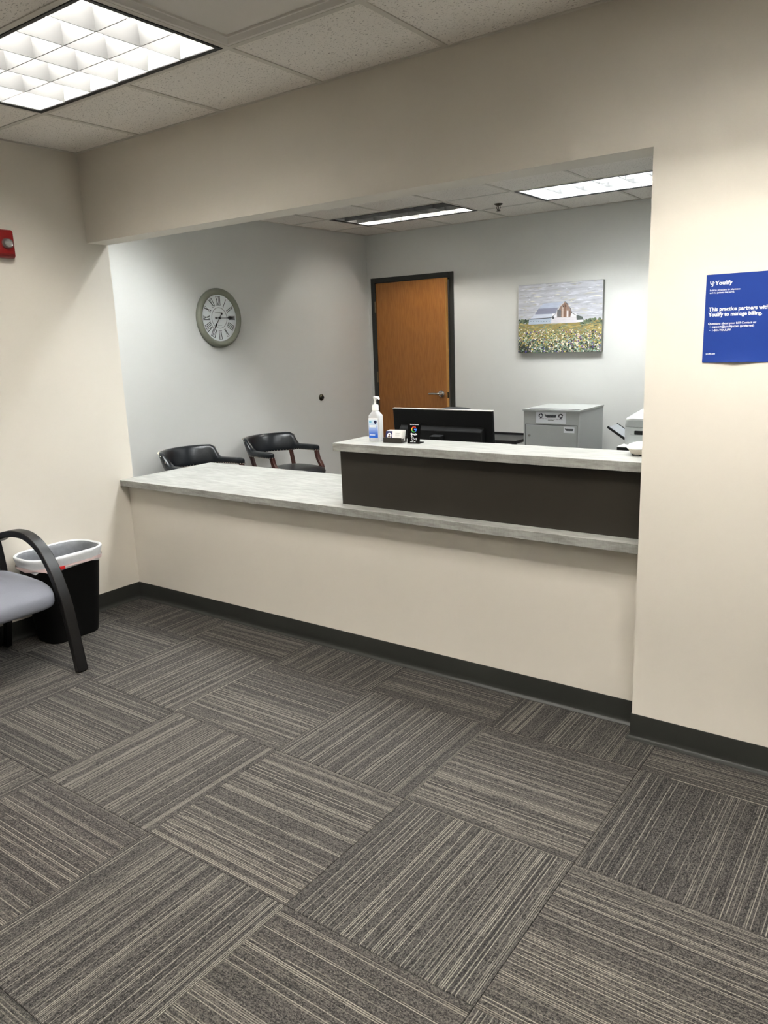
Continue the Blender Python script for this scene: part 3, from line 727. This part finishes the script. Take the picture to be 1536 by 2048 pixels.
m_, nt_, b_ = nodes('label_blue_fade'); tc_ = nt_.nodes.new('ShaderNodeTexCoord'); sp_ = nt_.nodes.new('ShaderNodeSeparateXYZ'); nt_.links.new(tc_.outputs['Object'], sp_.inputs[0])
nt_.links.new(mixc(nt_, smooth(nt_, sp_.outputs[2], .024, .098), srgb((30, 96, 205)), srgb((214, 232, 246))), b_.inputs['Base Color']); b_.inputs['Roughness'].default_value = .35
put('label', MB().box(-bw/2+.005, bw/2-.007, yy-.0005, yy-.0002, .017, .104), m_, sb)
put('label_mark', MB().prism([(.004, .100), (.004, .090), (.009, .084), (.014, .084), (.019, .090), (.019, .100)], yy-.0008, yy-.0005, axis=1), pm('label_navy', (24, 30, 78), .4), sb)
put('label_patch', MB().box(-.023, -.010, yy-.0008, yy-.0005, .088, .098), pm('label_aqua', (130, 200, 225), .4), sb)
mb = MB()
for z, a, b in ((.074, -.022, .016), (.0675, -.022, .012), (.029, -.022, .008)): mb.box(a, b, yy-.0008, yy-.0005, z, z+.004)
put('label_lines', mb, PRINTW, sb)

# ================================================================== CARD HOLDER + CARDS
ch = thing('card_holder', 'dark business card tray on the raised counter beside the sanitizer', 'card holder', (1.940, .212, ZU+.0003), (0, 0, math.radians(4)))
SMO = pm('smoke_plastic', (40, 36, 30), .15, .1, spec=.6)
for nm, bxs in (('tray', (-.050, .050, -.022, .030, 0, .003)), ('front_lip', (-.050, .050, -.022, -.019, .003, .024)), ('side', (-.050, -.047, -.019, .030, .003, .020)), ('side', (.047, .050, -.019, .030, .003, .020)), ('back_panel', (-.050, .050, .027, .030, .003, .030))):
    put(nm, MB().box(*bxs), SMO, ch)
def card(k, dy, dz, front):
    c = thing('business_card', 'front business card in the tray, navy left side with round portrait' if front else 'white business card standing behind the front card in the tray', 'card', (1.9405+.002*k, .199+dy, ZU+.0036+dz), (math.radians(-14), 0, math.radians(4)), 'business cards in the tray')
    put('card_stock', MB().box(-.0445, .0445, 0, .0006, 0, .051), pm('card_white', (232, 231, 228), .6, .02), c)
    if front:
        put('navy_panel', MB().box(-.0445, -.008, -.0003, 0, 0, .0508), pm('card_navy', (42, 46, 92), .5), c)
        o = put('portrait_disc', MB().lathe([(0, 0), (.0125, 0), (.0125, -.0006), (0, -.0006)], 24, 'y', (-.0245, 0, .030)), PRINTW, c)
        put('portrait', MB().lathe([(0, -.0006), (.0042, -.0006), (.0042, -.0008), (0, -.0008)], 14, 'y', (-.0245, 0, .0335)).prism([(-.0325, .021), (-.0165, .021), (-.020, .0285), (-.029, .0285)], -.0008, -.0006, axis=1), pm('portrait_tone', (120, 98, 84), .6), c)
        mb = MB()
        for z, l_ in ((.042, .026), (.0385, .020), (.033, .023), (.029, .018)): mb.box(.008, .008+l_, -.0002, 0, z, z+.0011)
        put('card_lines', mb, pm('card_ink', (150, 150, 152), .6), c)
card(0, 0, 0, True)
for k in range(1, 5): card(k, .0042*k, .0012*k, False)

# ================================================================== REVIEW STAND
rs = thing('review_stand', 'black upright review sign with coloured letter G on the raised counter', 'sign', (2.052, .204, ZU+.0003), (0, 0, math.radians(7)))
pl = put('panel', MB().prism([(x, y+.0475) for x, y in rrect(.064, .095, .004)], -.003, 0), BLACKG, rs, (0, 0, .003), (math.radians(80), 0, 0))
put('foot', MB().box(-.032, .032, -.001, .052, 0, .003), BLACKG, rs)
text('Rate Your Experience', .0066, PRINTW, pl, 0, .0835, .0003, bold=.0002, align='CENTER', width=.044)
def arc(mb, r0, r1, a0, a1, n=10, c=(0, .063)):
    for i in range(n):
        p, q = math.radians(a0+(a1-a0)*i/n), math.radians(a0+(a1-a0)*(i+1)/n)
        mb.prism([(c[0]+r0*math.cos(p), c[1]+r0*math.sin(p)), (c[0]+r1*math.cos(p), c[1]+r1*math.sin(p)), (c[0]+r1*math.cos(q), c[1]+r1*math.sin(q)), (c[0]+r0*math.cos(q), c[1]+r0*math.sin(q))], .0002, .0005)
for a0, a1, c in ((45, 150, (214, 62, 52)), (150, 205, (236, 186, 40)), (205, 300, (60, 160, 82)), (300, 360, (66, 126, 228))):
    mb = MB(); arc(mb, .0090, .0142, a0, a1)
    if a1 == 360: mb.box(0, .0142, .0604, .0656, .0002, .0005)
    put('letter_g', mb, pm('g_%d' % a0, c, .4), pl)
text('Google', .0125, PRINTW, pl, 0, .0375, .0003, bold=.0004, align='CENTER', width=.033)
mb = MB()
stroke(mb, spline([(-.0135, .0335), (-.0095, .0385-.002), (-.0095, .031), (-.0115, .021), (-.009, .014), (-.004, .0125), (.0, .009)], 4), .0017, .0002, .0005)
stroke(mb, spline([(-.0095, .031), (-.005, .030), (.0, .024), (.005, .016)], 4), .0016, .0002, .0005)
stroke(mb, spline([(-.006, .026), (-.004, .020), (-.001, .0155)], 4), .0016, .0002, .0005)
seg(mb, (-.015, .0305), (-.0085, .0355), .0034, .0002, .0005)
put('tap_hand_icon', mb, PRINTW, pl)
mb = MB(); arc(mb, .003, .0042, -60, 60, 5, (.010, .019)); arc(mb, .006, .0072, -60, 60, 5, (.010, .019)); seg(mb, (.009, .024), (.009, .014), .0016, .0002, .0005); put('tap_wave_icon', mb, PRINTW, pl)
mb = MB(); mb.box(-.016, .0, .0045, .0068, .0002, .0005); mb.box(.003, .011, .0045, .0065, .0002, .0004); put('footer_mark', mb, PRINTW, pl)

# ================================================================== SOUND MACHINE
sm = thing('sound_machine', 'white dome-topped sound machine with a perforated base on the raised counter', 'sound machine', (3.088, .262, ZU+.0003))
sm.scale = (.76, .76, .74)
OFF = pm('ivory_plastic', (224, 216, 202), .45, .02)
put('base', MB().lathe([(0, .006), (.045, .006), (.053, .012), (.066, .034), (.067, .036), (0, .036)], 40), OFF, sm, smooth_=40)
put('dome', MB().lathe([(0, .036), (.070, .036), (.073, .040), (.071, .047), (.062, .056), (.044, .0635), (.022, .067), (0, .068)], 40), WHITE, sm, smooth_=40)
mb = MB()
for row in range(2):
    for k in range(40):
        a = 2*math.pi*(k+.5*row)/40; rr = .0590+.0053*row; z = .0235+.0075*row
        mb.box(-.0013, .0013, -.0013, .0013, -.0013, .0013) if False else mb.lathe([(0, z-.0015), (.0015, z), (0, z+.0015)], 6, 'z', (rr*math.cos(a), rr*math.sin(a), 0))
o = put('perforations', mb, pm('perf_dark', (96, 84, 70), .7), sm); o['kind'] = 'stuff'
for k in range(6):
    a = math.radians(225+60*k); put('foot', MB().lathe([(0, 0), (.006, 0), (.007, .007), (0, .007)], 12, 'z', (.043*math.cos(a), .043*math.sin(a), 0)), BLACK, sm)

# ================================================================== MONITOR
mo = thing('monitor', 'wide black computer monitor seen from behind the raised counter', 'monitor', (1.975, .615, ZC+.0003), (0, 0, math.radians(-1)))
MK = pm('monitor_black', (8, 9, 10), .7, .08, spec=.2)
scr = put('back_shell', MB().box(-.297, .297, -.006, .010, .085, .425), MK, mo, rot=(math.radians(5), 0, 0), bevel=.003)
put('screen', MB().box(-.291, .291, .010, .012, .095, .419), pm('screen_glass', (6, 7, 9), .12), scr)
mb = MB(); mb.loft([[(-.25, -.006, .10), (.25, -.006, .10), (.25, -.006, .345), (-.25, -.006, .345)], [(-.245, -.034, .105), (.245, -.034, .105), (.245, -.034, .325), (-.245, -.034, .325)]])
put('rear_housing', mb, pm('monitor_housing', (12, 13, 14), .7, .08, spec=.25), scr, bevel=.004)
put('top_edge', MB().box(-.297, .297, -.007, .011, .425, .4285), pm('monitor_silver_edge', (176, 172, 168), .35, .05), scr)
put('stand_mount', MB().box(-.032, .032, -.075, -.034, .20, .305), MK, scr, bevel=.004)
put('stand_neck', MB().box(-.030, .030, -.085, -.050, .008, .26), MK, mo, bevel=.004)
put('stand_base', MB().prism(rrect(.24, .19, .02), 0, .010), MK, mo, (0, -.03, 0), bevel=.002)

# ================================================================== TASK CHAIR (behind the monitor)
tk = thing('task_chair', 'black office task chair almost hidden behind the monitor', 'office chair', (1.655, 1.12, 0), (0, 0, math.radians(0)))
mb = MB(); rg = []
for off, k in ((-.03, .86), (-.022, .97), (0, 1), (.02, .97), (.03, .86)):
    rg.append([(x*.46*k, .16+off+.22*(x*.46)**2*-1, .86+z*.555*k) for x, z in superel(1, 1, 2.8, 36)])
put('backrest', mb.loft(rg), pm('chair_mesh_black', (24, 26, 27), .7, .1), tk, smooth_=60)
rg = [[(x*.48*k, -.10+y*.46*k, z) for x, y in superel(1, 1, 3.4, 32)] for k, z in ((.9, .43), (1, .44), (1, .475), (.85, .50), (.4, .506))]
put('seat', MB().loft(rg), pm('chair_fabric_black', (26, 26, 28), .9, .1), tk, smooth_=60)
put('back_bar', MB().ribbon(spline([(0, -.05, .42), (0, .12, .43), (0, .20, .50), (0, .195, .70)]), .07, .014, (1, 0, 0)), BLACK, tk)
put('gas_column', MB().lathe([(0, .07), (.028, .07), (.028, .25), (.018, .25), (.018, .43), (0, .43)], 18), BLACK, tk, smooth_=40)
for k in range(5):
    a = math.radians(90+72*k); lg_ = put('base_leg', MB().ribbon([(0, 0, .09), (.29, 0, .07)], [.05, .03], [.03, .02], (0, 1, 0)), BLACK, tk, rot=(0, 0, a))
    put('caster', MB().lathe([(0, -.02), (.026, -.02), (.026, .02), (0, .02)], 16, 'y', (.285, 0, .027)), BLACK, lg_, smooth_=40)

# ================================================================== SIDE TABLE (black, back wall)
bt = thing('side_table', 'low black side table against the back wall beside the shredding bin', 'table', (.50, 3.78, 0))
BT = pm('black_table', (30, 30, 31), .35, .1)
put('table_top', MB().box(-.42, .42, -.215, .215, .575, .605), BT, bt, bevel=.004)
put('back_rail', MB().box(-.42, .42, .200, .215, .605, .622), BT, bt)
for sx in (-1, 1):
    for sy in (-1, 1): put('leg', MB().box(sx*.39-.018, sx*.39+.018, sy*.185-.018, sy*.185+.018, .001, .575), BT, bt, bevel=.002)

# ================================================================== SHREDDING BIN
bn = thing('shredding_bin', 'grey locked document shredding cabinet with a white sign', 'cabinet', (1.335, 3.665, 0))
GM = pm('grey_cabinet', (176, 179, 178), .5, .05, 200); GL = pm('grey_cabinet_top', (176, 179, 176), .4, .03)
bwx, bdy, bh = .255, .272, .914
mb = MB(); mb.box(-bwx, bwx, -bdy, bdy, .03, .900); put('body', mb, GM, bn, bevel=.004)
put('plinth', MB().box(-bwx+.02, bwx-.02, -bdy+.02, bdy-.02, .001, .03), BLACK, bn)
mb = MB(); x0, x1, y0, y1 = -.215, .232, -bdy+.040, -bdy+.062
# top left open along the slot
for q in ((-bwx-.006, bwx+.006, -bdy-.006, y0), (-bwx-.006, bwx+.006, y1, bdy+.004), (-bwx-.006, x0, y0, y1), (x1, bwx+.006, y0, y1)): mb.box(q[0], q[1], q[2], q[3], .900, bh)
put('lid', mb, GL, bn)
put('slot', MB().box(x0-.004, x1+.004, y0-.004, y1+.006, .9005, bh+.0012), pm('slot_shade', (5, 5, 5), .8), bn)  # dark block fills the opening, standing in for the shade inside
put('front_edge', MB().box(-bwx-.007, bwx+.007, -bdy-.008, -bdy-.0055, .898, bh-.001), GM, bn)
dr = put('cabinet_door', MB().box(-bwx+.022, bwx-.022, -bdy-.004, -bdy-.0002, .06, .780), GM, bn, bevel=.0015)
mb = MB(); 
for q in ((-bwx+.016, bwx-.016, .781, .786), ): mb.box(q[0], q[1], -bdy-.0012, -bdy-.0001, q[2], q[3])
mb.box(-bwx+.016, -bwx+.021, -bdy-.0012, -bdy-.0001, .06, .781); mb.box(bwx-.021, bwx-.018, -bdy-.0012, -bdy-.0001, .06, .781)
put('door_gap', mb, pm('gap_dark', (24, 26, 26), .8), bn)
put('door_lock', MB().lathe([(0, 0), (.011, 0), (.011, -.006), (.008, -.012), (0, -.012)], 18, 'y', (-bwx+.058, -bdy-.004, .688)), STEEL, dr, smooth_=40)
SGN = pm('sticker_white', (232, 234, 238), .3, .01); NAVY = pm('sticker_ink', (26, 28, 44), .5, .05); GREYI = pm('sticker_grey', (88, 90, 92), .5, .05)
sg = put('sign', MB().box(-.135, .135, 0, .096, 0, .0015), SGN, bn, (-.003, -bdy-.0004, .797), (math.pi/2, 0, 0))
def recycle(parent, cx_, cy_, rad):
    mb = MB()
    for k in range(3):
        a0 = 100+120*k
        for i in range(4):
            p, q = math.radians(a0-20*i), math.radians(a0-20*(i+1))
            mb.prism([(cx_+rr*rad*math.cos(t), cy_+rr*rad*math.sin(t)) for rr, t in ((.52, p), (.98, p), (.98, q), (.52, q))], .0015, .0019)
        p, q = math.radians(a0-80), math.radians(a0-112)
        mb.prism([(cx_+.34*rad*math.cos(p), cy_+.34*rad*math.sin(p)), (cx_+1.16*rad*math.cos(p), cy_+1.16*rad*math.sin(p)), (cx_+.75*rad*math.cos(q), cy_+.75*rad*math.sin(q))], .0015, .0019)
    put('recycle_symbol', mb, NAVY, parent)
recycle(sg, -.090, .064, .021); recycle(sg, .090, .064, .021)
def splash(parent, x, y, k, z):
    mb = MB(); pts = [(-.054, .020), (-.040, .010), (.054, .012), (.048, -.012), (-.030, -.014), (-.046, -.004)]
    mb.prism([(x+a*k, y+b*k) for a, b in pts], z, z+.0003); put('logo_splash', mb, GREYI, parent)
splash(sg, -.002, .062, 1.0, .0015)
text('Shred-it', .027, NAVY, sg, .004, .0535, .0019, bold=.0006, shear=.25, align='CENTER', width=.084)
mb = MB(); 
for y, xs in ((.036, [(-.105, -.06), (-.055, -.03), (-.026, .02), (.024, .04), (.045, .07), (.074, .105)]), (.026, [(-.025, .0), (.004, .028)])):
    for a, b in xs: mb.box(a, b, y, y+.0045, .0015, .0018)
put('sign_lines', mb, GREYI, sg)
s2 = put('sticker', MB().box(-.047, .047, 0, .050, 0, .0012), SGN, bn, (.165, -bdy-.0042, .722), (math.pi/2, 0, 0))
splash(s2, 0, .027, .72, .0012); text('Shred-it', .019, NAVY, s2, .003, .0215, .0016, bold=.0004, shear=.25, align='CENTER', width=.06)

# ================================================================== PRINTER + TABLE
pt = thing('printer_table', 'white topped printer table at the right of the office', 'table', (2.165, 2.66, 0))
put('table_top', MB().box(0, 1.0, 0, .62, .722, .742), pm('table_white', (226, 226, 222), .4, .02), pt, bevel=.002)
put('edge_band', MB().box(-.001, 1.001, -.002, .0, .712, .736), BLACK, pt)
put('apron', MB().box(.01, .99, .01, .61, .655, .7215), BLACK, pt)
for sx in (.03, .97):
    for sy in (.03, .59): put('leg', MB().box(sx-.02, sx+.02, sy-.02, sy+.02, .001, .655), BLACK, pt)
pn = thing('office_printer', 'pale grey multifunction printer beside the wall edge', 'printer', (2.420, 2.745, .7425))
PG = pm('printer_grey', (196, 200, 198), .4, .03); PW = pm('printer_white', (234, 236, 234), .4, .02); PDK = pm('printer_dark', (18, 18, 19), .5)
def plan(k, x0=-.245, x1=.245, y0=0., y1=.42, rr=.05):
    pts = []
    for x, y in rrect((x1-x0)*k, (y1-y0), rr): pts.append((x+(x0+x1)/2, y+(y0+y1)/2))
    return pts
put('lower_body', MB().loft([[(x, y, z) for x, y in plan(k)] for k, z in ((1.0, .002), (1.0, .128))]), PG, pn, smooth_=50)
put('scanner_body', MB().loft([[(x, y, z) for x, y in plan(k)] for k, z in ((1.0, .131), (1.0, .138), (.985, .166), (.965, .178))]), PG, pn, smooth_=50)
put('lid', MB().loft([[(x, y, z+(y*.09 if z > .18 else 0)) for x, y in plan(k)] for k, z in ((.975, .177), (.965, .184), (.92, .191))]), PW, pn, smooth_=50)
put('document_feeder', MB().prism([(-.13, .20), (-.085, .285), (.20, .285), (.22, .20)], .15, .40, axis=1), PW, pn, bevel=.012)
put('output_slot', MB().box(-.165, .16, -.002, .03, .074, .106), PDK, pn, bevel=.006)
put('front_panel_line', MB().box(-.19, .2, -.0015, .01, .0725, .0742), pm('printer_seam', (120, 124, 122), .5), pn)
tp = put('side_tray', MB().prism([(-.235, .030), (-.375, .118), (-.380, .112), (-.240, .022)], .06, .26, axis=1), pm('tray_grey', (150, 154, 158), .35, .05), pn)
for y0 in (.055, .255): put('tray_rail', MB().prism([(-.235, .034), (-.378, .124), (-.384, .110), (-.240, .018)], y0, y0+.010, axis=1), PDK, tp)
put('tray_guide', MB().box(-.275, -.240, .13, .18, .045, .060), PW, tp)
put('side_knob', MB().lathe([(0, 0), (.008, 0), (.008, -.008), (0, -.008)], 12, 'x', (-.245, .12, .112)), PDK, pn)
